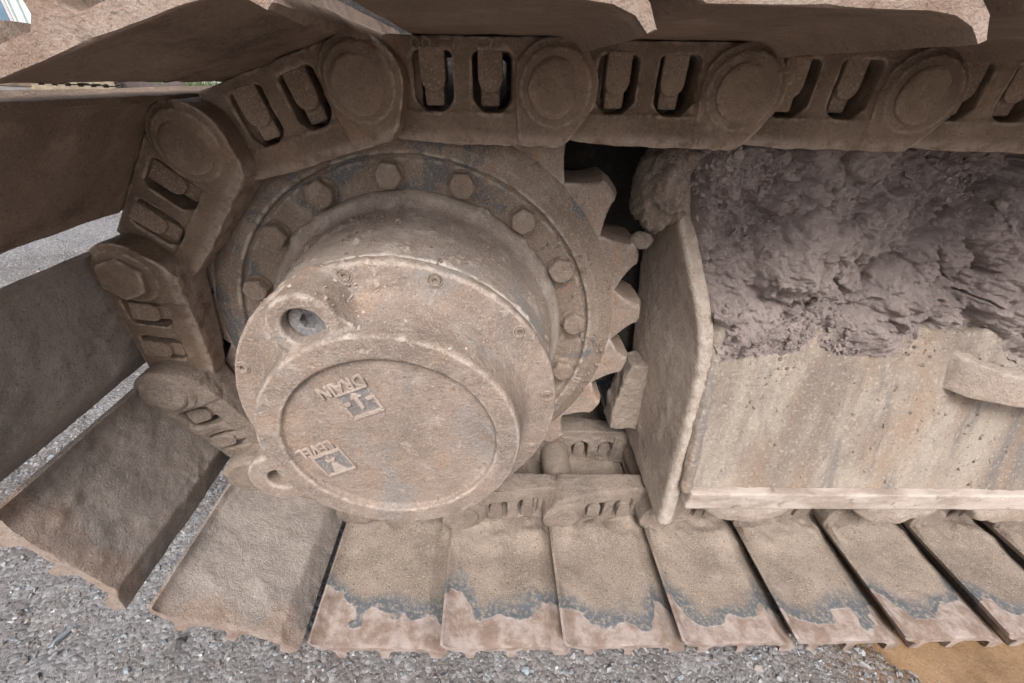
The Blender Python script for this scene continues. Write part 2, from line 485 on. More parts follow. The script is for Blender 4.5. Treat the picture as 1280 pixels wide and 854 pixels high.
M['gap_black'] = dusty('black_gap_shade', (0.035, 0.031, 0.028), (0.02, 0.018, 0.017), (0.06, 0.05, 0.042), [], 1.0, None, 0.6, spk=0.1)  # shade of the gaps put into a near-black base colour
M['yellow'] = plain('yellow_paint', (0.75, 0.42, 0.03), 0.5, 0.15)
M['wood'] = plain('grey_pallet_wood', (0.36, 0.29, 0.21), 0.8, 0.35, 8)
M['scrap'] = plain('rusty_plate', (0.11, 0.085, 0.075), 0.8, 0.3, 5)
M['grass'] = plain('weedy_grass', (0.12, 0.17, 0.06), 0.8, 0.4, 20)
M['dark_wood'] = plain('dark_boards', (0.19, 0.145, 0.11), 0.8, 0.4, 6)

# ------------------------------------------------------------------ ground
def ground_h(x, y):
    P = np.stack([x, y, np.zeros_like(x)], 1)
    near = 1 - sst(np.hypot(x, y), 2.2, 6)
    h = 0.011 * fbm(P, 2.2, 3, 5) + near * (0.013 * fbm(P, 13, 4, 6) + 0.0035 * fbm(P, 75, 3, 8))
    pud = sst(x + 0.22 * fbm(P, 7, 4, 11, 0.6), 0.56, 1.06) * (1 - sst(y, -0.15, 0.2))
    return h - 0.020 * pud + 0.008

def warp(n, dense, far):
    t = np.linspace(-1, 1, n)
    return dense * t + np.sign(t) * (far - dense) * np.abs(t) ** 13

gx = warp(620, 2.3, 140) - 0.35
gy = warp(500, 1.5, 140) + 0.35
XX, YY = np.meshgrid(gx, gy)
xf, yf = XX.ravel(), YY.ravel()
gz = ground_h(xf, yf)
nx, ny = len(gx), len(gy)
idx = np.arange(nx * ny).reshape(ny, nx)
quads = np.stack([idx[:-1, :-1], idx[:-1, 1:], idx[1:, 1:], idx[1:, :-1]], -1).reshape(-1, 4)
me = bpy.data.meshes.new('ground')
me.from_pydata(np.stack([xf, yf, gz], 1).tolist(), [], quads.tolist())
me.polygons.foreach_set('use_smooth', [True] * len(me.polygons))
me.materials.append(M['ground'])
tag(link_obj('ground', me), kind='structure')

def ico():
    bm = bmesh.new(); bmesh.ops.create_icosphere(bm, subdivisions=1, radius=1)
    v = np.array([p.co[:] for p in bm.verts]); f = np.array([[q.index for q in p.verts] for p in bm.faces]); bm.free()
    return v, f
IV, IF = ico()

def scatter_blobs(pos, size, seed, squash=(1, 1, 0.6), rough=0.3):
    """many small irregular stones or crumbs in one mesh; returns verts, faces"""
    r = np.random.default_rng(seed)
    n = len(pos)
    q = r.normal(size=(n, 4)); q /= np.linalg.norm(q, axis=1)[:, None]
    w, x, y, z = q.T
    R = np.stack([1 - 2 * (y * y + z * z), 2 * (x * y - z * w), 2 * (x * z + y * w),
                  2 * (x * y + z * w), 1 - 2 * (x * x + z * z), 2 * (y * z - x * w),
                  2 * (x * z - y * w), 2 * (y * z + x * w), 1 - 2 * (x * x + y * y)], 1).reshape(n, 3, 3)
    loc = IV[None] * (1 + rough * r.normal(size=(n, len(IV), 1)))
    loc = loc * (np.array(squash) * (1 + 0.3 * r.normal(size=(n, 3))))[:, None, :]
    v = np.einsum('nij,nkj->nki', R, loc) * np.asarray(size)[:, None, None] + pos[:, None, :]
    f = IF[None] + (np.arange(n) * len(IV))[:, None, None]
    return v.reshape(-1, 3), f.reshape(-1, 3)

def stones():
    areas = [(-1.0, 0.1, -0.55, 0.25, 14000), (0.1, 1.25, -0.50, -0.28, 6000), (-2.6, -0.35, 0.1, 1.9, 9000)]
    pos, size = [], []
    for (x0, x1, y0, y1, n) in areas:
        x = rng.uniform(x0, x1, n); y = rng.uniform(y0, y1, n)
        s = 0.0011 * np.exp(np.abs(rng.normal(size=n)) * 0.62)
        s = np.minimum(s, 0.0125)
        z = ground_h(x, y) + s * 0.1
        keep = ~((z < 0.0005) & (x > 0.5) & (rng.random(n) < 0.8))
        pos.append(np.stack([x, y, z], 1)[keep]); size.append(s[keep])
    pos = np.concatenate(pos); size = np.concatenate(size)
    v, f = scatter_blobs(pos, size, 3, (1.15, 0.95, 0.6), 0.16)
    me = mesh_from(v, f.tolist(), M['stone'], False)
    pal = np.array([(0.28, 0.28, 0.285), (0.40, 0.405, 0.415), (0.20, 0.19, 0.19), (0.31, 0.26, 0.225), (0.54, 0.55, 0.56), (0.34, 0.40, 0.44), (0.24, 0.21, 0.19), (0.33, 0.315, 0.31)])
    c = pal[rng.integers(0, len(pal), len(pos))] * rng.uniform(0.42, 0.85, (len(pos), 1))
    a = me.attributes.new('tint', 'FLOAT_COLOR', 'POINT')
    cc = np.ones((len(pos), len(IV), 4)); cc[:, :, :3] = c[:, None, :]
    a.data.foreach_set('color', cc.ravel())
    tag(link_obj('gravel', me), 'loose wet grey gravel lying on the yard around the track', 'gravel', kind='stuff')
stones()

def puddle():
    n = 90
    v = [(1.25, -0.55, 0)]
    for i in range(n):
        a = 2 * math.pi * i / n
        r = 1 + 0.10 * math.sin(3 * a + 1) + 0.05 * math.sin(9 * a) + 0.03 * math.sin(17 * a + 2)
        v.append((1.30 + 0.70 * r * math.cos(a), -0.55 + 0.60 * r * math.sin(a), 0))
    f = [(0, 1 + i, 1 + (i + 1) % n) for i in range(n)]
    o = link_obj('puddle', mesh_from(v, f, M['water']), loc=(0, 0, -0.0010))
    tag(o, kind='structure')
puddle()

# ------------------------------------------------------------------ crawler track
PINS = [(-0.034 + 0.1868 * k, 0.314 + 0.0092 * k) for k in range(7, 0, -1)] + \
       [(-0.034, 0.314), (-0.209, 0.251), (-0.33, 0.102), (-0.351, -0.083), (-0.286, -0.253), (-0.12, -0.350)] + \
       [(0.068 + 0.189 * k, -0.364) for k in range(0, 8)]
HP = 0.0935                                # half a link pitch
SH = 0.042                                 # pin to shoe
track = empty('crawler_track', (0, 0, 0), 'mud-caked steel crawler track chain wrapped around the toothed sprocket', 'crawler track')

def resample(pts, step):
    out = [pts[0]]
    for a, b in zip(pts[:-1], pts[1:]):
        n = max(1, int(math.hypot(b[0] - a[0], b[1] - a[1]) / step + 0.5))
        out += [(a[0] + (b[0] - a[0]) * i / n, a[1] + (b[1] - a[1]) * i / n) for i in range(1, n + 1)]
    return out

def make_shoe(seed, mode, mat):
    """triple grouser shoe; local x along the chain, z outward, y across. mode: 'low' muddy, 'wrap', 'top'"""
    T = 0.0115
    inner = [(-0.083, 0.0215), (-0.066, 0.0130), (-0.050, 0.0030), (-0.045, 0.0), (0.080, 0.0), (0.096, -0.0015), (0.1085, -0.006), (0.1165, -0.0135)]
    outer = [(0.1205, -0.0115), (0.1145, -0.0005), (0.1055, 0.0068), (0.0955, T - 0.001)]
    for c in (0.076, 0.010):
        outer += [(c + 0.015, T), (c + 0.0085, T + 0.006), (c + 0.0055, T + 0.026), (c - 0.0055, T + 0.026), (c - 0.0085, T + 0.006), (c - 0.015, T)]
    outer += [(-0.046, T), (-0.056, T + 0.006), (-0.0615, T + 0.026), (-0.076, T + 0.027), (-0.082, T + 0.018)]
    pin = resample(inner, 0.0042)
    pout = resample(outer, 0.007)
    prof = np.array(pin + pout)
    ni, m = len(pin), len(prof)
    ys = [-0.31, -0.3085] + list(np.arange(-0.304, -0.05, 0.0042)) + list(np.linspace(-0.03, 0.31, 14))
    ctr = prof.mean(0)
    rows = []
    for i, y in enumerate(ys):
        p = prof.copy()
        if i == 0:
            d = ctr * np.array([1, 0]) + np.array([0, 0.006]) - p
            p = p + d / (np.linalg.norm(d, axis=1)[:, None] + 1e-6) * 0.0015
        rows.append(np.stack([p[:, 0], np.full(m, y), p[:, 1]], 1))
    V = np.concatenate(rows)
    isin = np.tile(np.arange(m) < ni, len(ys))
    Q = V + np.array([seed * 3.1, seed * 1.7, 0])
    # ragged worn outer end
    w = 1 - sst(V[:, 1], -0.31, -0.27)
    V[:, 1] += w * {'top': 0.3, 'low': 0.45, 'wrap': 0.8}[mode] * (0.0035 * fbm(Q * np.array([1, 0, 1]), 28, 3, seed) + 0.002 * vnoise(Q * np.array([1, 0, 1]), 90, seed))
    V[:, 2] += 0.0012 * fbm(Q, 12, 2, seed + 3)
    amp = {'low': 0.0011, 'wrap': 0.0026, 'top': 0.0009}[mode]
    dz = amp * fbm(Q, 45, 4, seed + 9)
    patch = sst(fbm(Q, 11, 3, seed + 21), 0.02, 0.25)
    if mode != 'top':
        dz = dz + patch * (0.0014 + 0.0022 * fbm(Q, 110, 3, seed + 30)) * (1.5 if mode == 'wrap' else 1)
    if mode == 'low':
        near = sst(V[:, 1], -0.175, -0.112)
        dz = dz + near * (0.005 + 0.020 * np.clip(fbm(Q, 22, 4, seed + 40) + 0.2, 0, 1))
    V[:, 2] -= np.where(isin, np.maximum(dz, -0.0015) * sst(V[:, 1], -0.31, -0.295), 0.0)
    V[:, 2] += np.where(~isin, 0.0016 * fbm(Q, 30, 3, seed + 50), 0)
    F = []
    for r in range(len(ys) - 1):
        a = r * m
        F += [(a + i, a + (i + 1) % m, a + m + (i + 1) % m, a + m + i) for i in range(m)]
    F.append(tuple(range(m - 1, -1, -1)))
    F.append(tuple(range((len(ys) - 1) * m, len(ys) * m)))
    me = mesh_from(V, F, M[mat], True)
    bm = bmesh.new(); bm.from_mesh(me); bmesh.ops.recalc_face_normals(bm, faces=bm.faces)
    bmesh.ops.triangulate(bm, faces=[f for f in bm.faces if len(f.verts) > 4])
    bm.to_mesh(me); bm.free()
    me.polygons.foreach_set('use_smooth', [True] * len(me.polygons))
    me.set_sharp_from_angle(angle=math.radians(42))
    return me

def arc(cx, cz, r, a0, a1, n):
    return [(cx + r * math.cos(math.radians(a0 + (a1 - a0) * i / n)), cz + r * math.sin(math.radians(a0 + (a1 - a0) * i / n))) for i in range(n + 1)]

def make_link(seed, mat, mud):
    b = MB()
    y0, y1 = -0.092, -0.054
    zb = -0.0205                                                                        # lower edge of the windows
    b.box(-0.074, 0.090, y0, y1, 0.030, SH - 0.001)                                     # shoe seat
    b.prism([(-0.066, -0.0495), (-0.02, -0.0534), (0.100, -0.0540), (0.107, -0.047), (0.104, zb - 0.002), (-0.078, zb - 0.002), (-0.078, -0.044)], -0.0945, -0.056)   # rail
    b.box(-0.0065, 0.0125, y0, y1, -0.034, 0.034)                                       # post between the windows
    b.box(-0.080, -0.0465, y0, y1, -0.034, 0.036)
    b.box(0.0525, 0.094, y0, y1, -0.034, 0.038)
    for (cx, sg) in ((-0.0465, 1), (-0.0065, -1), (0.0125, 1), (0.0525, -1)):            # rounded window corners
        for (cz, tz) in ((zb - 0.002, 1), (0.030, -1)):
            r = 0.016 if tz > 0 else 0.007
            tri = [(cx - sg * 0.003, cz - tz * 0.003), (cx + sg * r, cz - tz * 0.003), (cx + sg * r * 0.3, cz + tz * r * 0.3), (cx - sg * 0.003, cz + tz * r)]
            b.prism(tri, y0 + 0.001, y1)
    b.prism(arc(HP, 0, 0.0415, -22, 150, 16) + [(0.055, 0.0), (0.060, -0.0525), (0.104, -0.0525), (0.114, -0.043)], -0.0975, -0.066)     # boss end
    b.lathe([(0, -0.1015), (0.0335, -0.1015), (0.0365, -0.0975), (0.0365, -0.066), (0, -0.066)], HP, 0, 48)
    b.prism(arc(-HP, 0, 0.041, 60, 300, 18) + [(-0.05, -0.04), (-0.05, 0.034)], -0.074, -0.0475)                    # offset end
    b.box(-0.085, -0.04, -0.082, -0.050, -0.040, 0.034)
    # the boss end stands proud of the next link's offset end
    b.v = [(x, y - (0.15 * (x + 0.02) if y < -0.075 else 0.0), z) for (x, y, z) in b.v]
    def disp(co, no):
        q = co + seed * 1.37
        d = 0.0015 * fbm(q, 36, 4, seed) + 0.0005 * fbm(q, 160, 3, seed + 5)
        railw = sst(-co[:, 2], 0.044, 0.050) * sst(-co[:, 1], 0.085, 0.095)
        d = d - railw * 0.0028 * np.clip(fbm(q, 60, 3, seed + 8) + 0.35, 0, 1)
        if mud:
            d = d + mud * np.clip(fbm(q, 28, 4, seed + 11) + 0.1, 0, 1) * sst(co[:, 2], -0.035, 0.02)
        return d
    return b.remesh(mat, 0.0020, 1, disp)

LINKS = [make_link(1, M['link'], 0), make_link(2, M['link'], 0.0015), make_link(3, M['link'], 0.003), make_link(6, M['link'], 0.002)]
LOWL = [make_link(4, M['link_low'], 0.010), make_link(5, M['link_low'], 0.007)]

def make_nut(seed, cz):
    b = MB()
    w = 0.0125
    b.prism([(-w, 0.030), (-w, 0.004), (-w * 0.8, -0.003), (-w * 0.35, -0.007), (w * 0.35, -0.007), (w * 0.8, -0.003), (w, 0.004), (w, 0.030)], -0.0145, 0.0145)
    b.prism([(-0.0098, 0.0), (-0.0098, -0.018), (-0.008, -0.0195), (0.008, -0.0195), (0.0098, -0.018), (0.0098, 0.0)], -0.009, 0.009)
    return b.remesh(M['nut'], 0.0013, 2, lambda c, n: 0.0006 * fbm(c + seed, 110, 3, seed))
NUTS = [make_nut(1, 0), make_nut(2, 0)]

def make_pin(seed, style):
    b = MB()
    if style:
        b.prism([(0.027 * math.cos(a), 0.027 * math.sin(a)) for a in [math.radians(22 + 60 * i) for i in range(6)]], -0.1275, -0.09)
    else:
        b.lathe([(0, -0.1215), (0.0225, -0.1215), (0.0262, -0.119), (0.0262, -0.085), (0, -0.085)], 0, 0, 40)
    return b.remesh(M['pin'], 0.0018, 2, lambda c, n: 0.0009 * fbm(c + seed, 60, 4, seed))
PINM = [make_pin(1, 0), make_pin(2, 0), make_pin(3, 1)]
BUSH = MB().lathe([(0, -0.09), (0.0235, -0.09), (0.0235, -0.046), (0.030, -0.046), (0.030, 0.046), (0.0235, 0.046), (0.0235, 0.095), (0, 0.095)], 0, 0, 40).mesh(M['link_low'], True)

def seg_matrix(A, B):
    """segment frame: A the offset end, B the boss end"""
    d = Vector((B[0] - A[0], 0, B[1] - A[1])).normalized()
    n = Vector((-d.z, 0, d.x))
    c = ((A[0] + B[0]) / 2, 0, (A[1] + B[1]) / 2 + G)
    return Matrix(((d.x, 0, n.x, c[0]), (0, 1, 0, 0), (d.z, 0, n.z, c[2]), (0, 0, 0, 1)))

def remat(me, mat):
    c = me.copy(); c.materials.clear(); c.materials.append(mat); return c
NUTS_L = [remat(m, M['link_low']) for m in NUTS]
PIN_L = [remat(m, M['link_low']) for m in PINM]
nseg = len(PINS) - 1
lettered = None
for i in range(nseg):
    B, A = PINS[i], PINS[i + 1]
    Mx = seg_matrix(A, B)
    low = i >= 10
    wrap = 7 <= i <= 11
    mode = 'low' if i >= 12 else ('wrap' if wrap else 'top')
    sh = link_obj('shoe', make_shoe(i + 1, mode, 'shoe_wet' if i >= 12 else ('shoe_dust' if i >= 9 else 'shoe_top')), track)
    sh.matrix_local = Mx @ Matrix.Translation((0.006 if i == 8 else 0, 0, SH))
    lm = LOWL[i % 2] if low else LINKS[i % 4]
    for side in (1, -1):
        lk = link_obj('link', lm, track)
        lk.matrix_local = Mx @ Matrix.Diagonal((1, side, 1, 1))
        if side == 1 and i == 6: lettered = lk
        if side == 1 or low:
            for q, s in enumerate((-0.0265, 0.0325)):
                nt = link_obj('nut', (NUTS_L if low else NUTS)[(i + q) % 2], lk)
                nt.location = (s + 0.003 * random.uniform(-1, 1) - 0.001, -0.0785, 0.002)
                nt.rotation_euler = (0, 0, random.uniform(-0.12, 0.12))
        pn = link_obj('pin', PINM[2] if (i == 9 and side == 1) else (PIN_L if low else PINM)[i % 2], lk)
        pn.location = (HP, 0, 0)
        pn.rotation_euler = (0, random.uniform(0, 6), 0)
    bs = link_obj('bushing', BUSH, track)
    bs.matrix_local = Mx @ Matrix.Translation((HP, 0, 0))

def text_mesh(body, size, depth, mat, bev=0.0004):
    c = bpy.data.curves.new('t', 'FONT')
    c.body = body; c.size = size; c.extrude = depth; c.bevel_depth = bev; c.bevel_resolution = 1
    c.align_x = 'CENTER'; c.align_y = 'CENTER'; c.resolution_u = 3
    o = bpy.data.objects.new('t', c); COL.objects.link(o)
    dg = bpy.context.evaluated_depsgraph_get()
    me = bpy.data.meshes.new_from_object(o.evaluated_get(dg))
    bpy.data.objects.remove(o)
    me.materials.clear(); me.materials.append(mat)
    return me
# worn cast characters along the shoe seat of one upper link (upside down, as cast)
for body, s in (('EQQ', -0.033), ('/', -0.004), ('2"', 0.030)):
    t = link_obj('casting_mark', text_mesh(body, 0.0125, 0.0006, M['link'], 0.0003), lettered)
    t.rotation_euler = (math.radians(90), math.radians(180), 0)
    t.location = (s, -0.0924 - 0.15 * (s + 0.02), 0.0352)

# ------------------------------------------------------------------ final drive with sprocket
FD = empty('final_drive', (0, 0, G), 'round dusty final drive hub with toothed sprocket and DRAIN and LEVEL cover', 'final drive')
prof = [(0.12, -0.0560), (0.2425, -0.0560), (0.2435, -0.0535), (0.2465, -0.0535), (0.248, -0.0605), (0.2495, -0.0618), (0.262, -0.0605), (0.280, -0.0515), (0.287, -0.0475), (0.292, -0.042), (0.292, 0.038), (0.286, 0.044), (0.12, 0.05)]
dm = MB().lathe(resample(prof, 0.003), 0, 0, 420).mesh(M['sprocket'])
co, no = get_co(dm), get_no(dm)
set_co(dm, co + no * (0.0007 * fbm(co, 22, 4, 3) + 0.0022 * np.clip(fbm(co, 14, 3, 31), 0, 1) + 0.0006 * fbm(co, 130, 3, 37))[:, None])
dm.polygons.foreach_set('use_smooth', [True] * len(dm.polygons))
spr = link_obj('sprocket', dm, FD)

def make_tooth(seed):
    """one tooth: radial direction +x, y across"""
    def outline(tip, shrink):
        root = 0.284
        pts = [(root, -0.047)]
        for t in np.linspace(0, 1, 9):
            r = root + 0.008 + (tip - root - 0.008) * t
            h = (0.041 * (1 - t) ** 1.45 + 0.0155 * (1 - (1 - t) ** 1.45)) - shrink
            pts.append((r, -h))
        pts.append((tip + 0.0025, -0.009)); pts.append((tip + 0.0025, 0.009))
        return pts + [(p[0], -p[1]) for p in pts[:10][::-1]]
    stations = [(-0.047, outline(0.322, 0.002)), (-0.044, outline(0.328, 0.0)), (-0.026, outline(0.335, -0.001)), (0.026, outline(0.335, -0.001)), (0.044, outline(0.328, 0)), (0.046, outline(0.322, 0.003))]
    v, f = [], []
    n = len(stations[0][1])
    for (y, p) in stations:
        v += [(q[0], y, q[1]) for q in p]
    for r in range(len(stations) - 1):
        f += [(r * n + i, r * n + (i + 1) % n, (r + 1) * n + (i + 1) % n, (r + 1) * n + i) for i in range(n)]
    f.append(tuple(range(n - 1, -1, -1))); f.append(tuple(range((len(stations) - 1) * n, len(stations) * n)))
    b = MB().add(v, f)
    return b.remesh(M['tooth'], 0.0022, 1, lambda c, m: 0.0012 * fbm(c + seed, 38, 4, seed))
TEETH = [make_tooth(s) for s in (1, 2, 3)]
for k in range(21):
    a = math.radians(7.3 + k * 360 / 21)
    t = link_obj('tooth', TEETH[k % 3], spr)
    t.rotation_euler = (0, -a, 0)

def make_bolt(seed, lump):
    b = MB()
    b.prism([(0.0165 * math.cos(math.radians(60 * i)), 0.0165 * math.sin(math.radians(60 * i))) for i in range(6)], -0.0155, 0.002)
    b.cyl(0, 0, 0.0135, -0.017, 0.0, 24)
    b.cyl(0, 0, 0.0172, -0.002, 0.003, 24)
    return b.remesh(M['bolt'], 0.0013, 1 + 2 * (lump > 0.001), lambda c, n: 0.0005 * fbm(c + seed, 120, 3, seed) + lump * np.clip(fbm(c + seed, 45, 3, seed + 4) + 0.25, 0, 1))
BOLTS = [make_bolt(1, 0.0003), make_bolt(2, 0.0006), make_bolt(3, 0.005), make_bolt(4, 0.003)]
pick = {4: 0, 3: 0, 2: 2, 1: 1, 0: 1, 5: 1, 6: 2, 7: 2, 8: 2}
for k in range(16):
    a = math.pi / 2 - math.radians(15.4 + (k - 4) * 22.0 if k < 12 else 15.4 + (k - 4) * 22.9 - 7)
    o = link_obj('bolt', BOLTS[pick.get(k, k % 4)], FD)
    o.location = (0.2253 * math.cos(a), -0.0575, 0.2253 * math.sin(a))
    o.rotation_euler = (0, random.uniform(0, 6), 0)

# raised casting marks round the sprocket rim
for j, (ang, ch) in enumerate([(-17, 'H'), (-20.5, 'R'), (-30, 'L'), (-33.5, 'B'), (-37.5, 'J'), (-41.5, 'I'), (-45, 'T')]):
    a = math.radians(ang)
    t = link_obj('casting_mark', text_mesh(ch, 0.014, 0.0008, M['sprocket'], 0.0003), spr)
    t.rotation_euler = (math.radians(90), -(a - math.pi / 2), 0)
    t.location = (0.2565 * math.cos(a), -0.0618, 0.2565 * math.sin(a))

def drum_disp(c, n):
    q = c * 1.0
    d = 0.0008 * fbm(q, 18, 4, 2) + 0.0003 * fbm(q, 140, 3, 4)
    top = sst(n[:, 2], 0.1, 0.75)
    crumb = sst(fbm(q, 26, 3, 9), 0.0, 0.35)
    d = d + top * crumb * (0.0016 + 0.0060 * np.clip(fbm(q, 90, 3, 12) + 0.1, 0, 1))
    return d
drum = MB().lathe([(0, -0.03), (0.207, -0.03), (0.207, -0.062), (0.203, -0.069), (0.1965, -0.073), (0.191, -0.080), (0.187, -0.10), (0.1825, -0.14), (0.1795, -0.17), (0.1782, -0.202), (0, -0.202)], 0, 0, 160)
drm = link_obj('drum', drum.remesh(M['drum'], 0.0027, 1, drum_disp), FD)

EARS = [(-0.0650, 0.1345), (-0.1300, -0.066)]
cov = MB().lathe([(0, -0.19), (0.168, -0.19), (0.1772, -0.2045), (0.1795, -0.2065), (0.1795, -0.2175), (0.1770, -0.2205), (0.160, -0.2215), (0.150, -0.2235), (0.1435, -0.230), (0.1385, -0.243), (0.1358, -0.260), (0.1348, -0.2735),
                  (0.1325, -0.2775), (0.1105, -0.2780), (0.1088, -0.2765), (0.1080, -0.2712), (0, -0.2712)], 0, 0, 160)
for (ex, ez) in EARS:
    kk = 0.0355 if ez < 0 else 0.0325
    hh = 0.0140 if ez < 0 else 0.0185
    cov.lathe([(hh, -0.200), (kk, -0.200), (kk, -0.266), (kk - 0.002, -0.2695), (hh + 0.002, -0.2695), (hh, -0.268)], ex, ez, 48, closed=True)
    r = math.hypot(ex, ez); ux, uz = ex / r, ez / r; tx, tz = -uz, ux
    ww = 0.0315
    for sg in (1, -1):                                   # webs that blend the ear into the cap
        p0 = (ex + sg * tx * 0.0195, ez + sg * tz * 0.0195); p1 = (ex + sg * tx * ww, ez + sg * tz * ww)
        poly = [p0, p1, (ux * 0.128 + sg * tx * 0.040, uz * 0.128 + sg * tz * 0.040), (ux * 0.122 + sg * tx * 0.010, uz * 0.118 + sg * tz * 0.010)]
        cov.prism(poly, -0.2660, -0.205)
def cov_disp(c, n):
    d = 0.0007 * fbm(c, 30, 4, 22) + 0.00035 * fbm(c, 150, 3, 24)
    r = np.hypot(c[:, 0], c[:, 2])
    ear = np.exp(-(((c[:, 0] + 0.012) / 0.030) ** 2 + ((c[:, 2] - 0.160) / 0.022) ** 2))
    lump = np.clip(fbm(c, 75, 3, 27) + 0.05, 0, 1) * (r > 0.137)
    return d + ear * lump * 0.006 + sst(n[:, 2], 0.3, 0.8) * np.clip(fbm(c, 60, 3, 29), 0, 1) * 0.003
covo = link_obj('cover', cov.remesh(M['cover'], 0.0021, 1, cov_disp), FD)

sc = MB()
sc.lathe([(0.0026, -0.0005), (0.0026, -0.0022), (0.0050, -0.0030), (0.0056, -0.0022), (0.0056, 0.003), (0, 0.003), (0, -0.0005)], 0, 0, 24)
SCREW = sc.mesh(M['bolt'], True)
RING = MB().lathe([(0.0060, -0.0012), (0.0068, -0.0016), (0.0074, 0.0012), (0.0060, 0.0012)], 0, 0, 24, closed=True).mesh(M['cover'], True)
for deg in (161.5, 130.0, 103.5, 75.0, 40.5, 8.5, -21, -52, -83, -114, -145, -172 + 8):
    a = math.radians(deg)
    o = link_obj('screw', SCREW, covo); o.location = (0.169 * math.cos(a), -0.2212, 0.169 * math.sin(a))
    o = link_obj('screw_seat', RING, covo); o.location = (0.169 * math.cos(a), -0.2213, 0.169 * math.sin(a))
hexr = [(0.0062 * math.cos(math.radians(60 * i)), 0.0062 * math.sin(math.radians(60 * i))) for i in range(6)]
def plug_mesh():
    b = MB()
    n = 6
    ro = [(0.0172 * math.cos(math.radians(10 * i)), 0.0172 * math.sin(math.radians(10 * i))) for i in range(36)]
    v, f = [], []
    def ring(rf, y): 
        s = len(v); v.extend([(rf(i)[0], y, rf(i)[1]) for i in range(36)]); return s
    hexp = lambda i: ((lambda a: (0.0078 / math.cos((a % (math.pi / 3)) - math.pi / 6) * 0.92 * math.cos(a), 0.0078 / math.cos((a % (math.pi / 3)) - math.pi / 6) * 0.92 * math.sin(a)))(math.radians(10 * i)))
    rs = [ring(lambda i: (ro[i][0], ro[i][1]), 0.02), ring(lambda i: ro[i], -0.001), ring(lambda i: (ro[i][0] * 0.93, ro[i][1] * 0.93), -0.002),
          ring(lambda i: (ro[i][0] * 0.62, ro[i][1] * 0.62), -0.002), ring(hexp, -0.0008), ring(hexp, 0.008)]
    for A, B in zip(rs[:-1], rs[1:]):
        f.extend([(A + i, A + (i + 1) % 36, B + (i + 1) % 36, B + i) for i in range(36)])
    f.append(tuple(range(rs[-1], rs[-1] + 36)))
    return MB().add(v, f).mesh(M['plug'], True)
PLUG = plug_mesh()
for i, (ex, ez) in enumerate(EARS):
    o = link_obj('plug', PLUG, FD)
    o.location = (ex, -0.2555 if i == 0 else -0.252, ez)
    if i: o.scale = (0.78, 1, 0.78)

# raised words and pictograms on the cover, cast upside down
def cover_mark(word, cx, cz, rot, kind):
    """cx, cz = centre of the word; rot = direction of reading (radians); pictogram sits above the word"""
    e = (math.cos(rot), math.sin(rot)); u = (-math.sin(rot), math.cos(rot))
    def wpt(a, b): return (cx + e[0] * a + u[0] * b, cz + e[1] * a + u[1] * b)
    t = link_obj('lettering', text_mesh(word, 0.0178, 0.0009, M['letter'], 0.0006), covo)
    t.rotation_euler = (math.radians(90), -rot, 0)
    t.scale = (0.92, 1.08, 1)
    t.location = (cx, -0.2720, cz)
    def pt(a, b): return wpt(a * 0.86 - 0.0065, 0.0092 + (b - 0.0135) * 0.96)
    f = MB(); q = [pt(-0.019, 0.0135), pt(0.020, 0.0135), pt(0.020, 0.045), pt(-0.019, 0.045)]
    f.prism(q, -0.2717, -0.2700)
    link_obj('pictogram_field', f.mesh(M['icon']), covo)
    b = MB()
    def bar(a, c, w=0.0017, h=-0.2740):
        d = Vector((c[0] - a[0], c[1] - a[1])).normalized() * 1.0
        nn = (-d.y * w, d.x * w)
        P = [pt(a[0] + nn[0], a[1] + nn[1]), pt(a[0] - nn[0], a[1] - nn[1]), pt(c[0] - nn[0], c[1] - nn[1]), pt(c[0] + nn[0], c[1] + nn[1])]
        b.prism(P, h, -0.270)
    def poly(pts, h=-0.2738):
        b.prism([pt(*p) for p in pts], h, -0.270)
    if kind == 'drain':
        bar((-0.020, 0.0455), (0.021, 0.0455), 0.0022)
        bar((-0.0185, 0.045), (-0.0185, 0.026)); bar((0.0195, 0.045), (0.0195, 0.026))
        bar((-0.0185, 0.027), (-0.009, 0.027), 0.0022); bar((0.0195, 0.027), (0.011, 0.027), 0.0022)
        bar((0.001, 0.037), (0.001, 0.022), 0.0025); poly([(0.001, 0.0145), (0.0085, 0.0225), (-0.0065, 0.0225)])
        bar((-0.020, 0.0128), (0.021, 0.0128), 0.0012)
    else:
        bar((-0.020, 0.0135), (0.021, 0.0135), 0.0022); bar((-0.020, 0.0458), (0.021, 0.0458), 0.0014)
        poly([(0.001, 0.024), (-0.0085, 0.0445), (0.0105, 0.0445)]); bar((0.001, 0.014), (0.001, 0.026), 0.0014)
        poly([(-0.004, 0.027), (-0.006, 0.0225), (0.008, 0.0225), (0.006, 0.027)])
        bar((-0.0195, 0.045), (-0.0195, 0.014), 0.0012); bar((0.0205, 0.045), (0.0205, 0.014), 0.0012)
    link_obj('pictogram', b.mesh(M['letter'], bevel=0.0004, seg=1), covo)
cover_mark('DRAIN', -0.042, 0.0733, math.radians(205), 'drain')
cover_mark('LEVEL', -0.0815, -0.0135, math.radians(206), 'level')

# travel motor behind the sprocket
motor = MB().lathe([(0, 0.045), (0.17, 0.045), (0.17, 0.16), (0.14, 0.18), (0.14, 0.30), (0.10, 0.32), (0, 0.32)], 0, 0, 64).mesh(M['gap_black'], True)
link_obj('travel_motor', motor, FD)

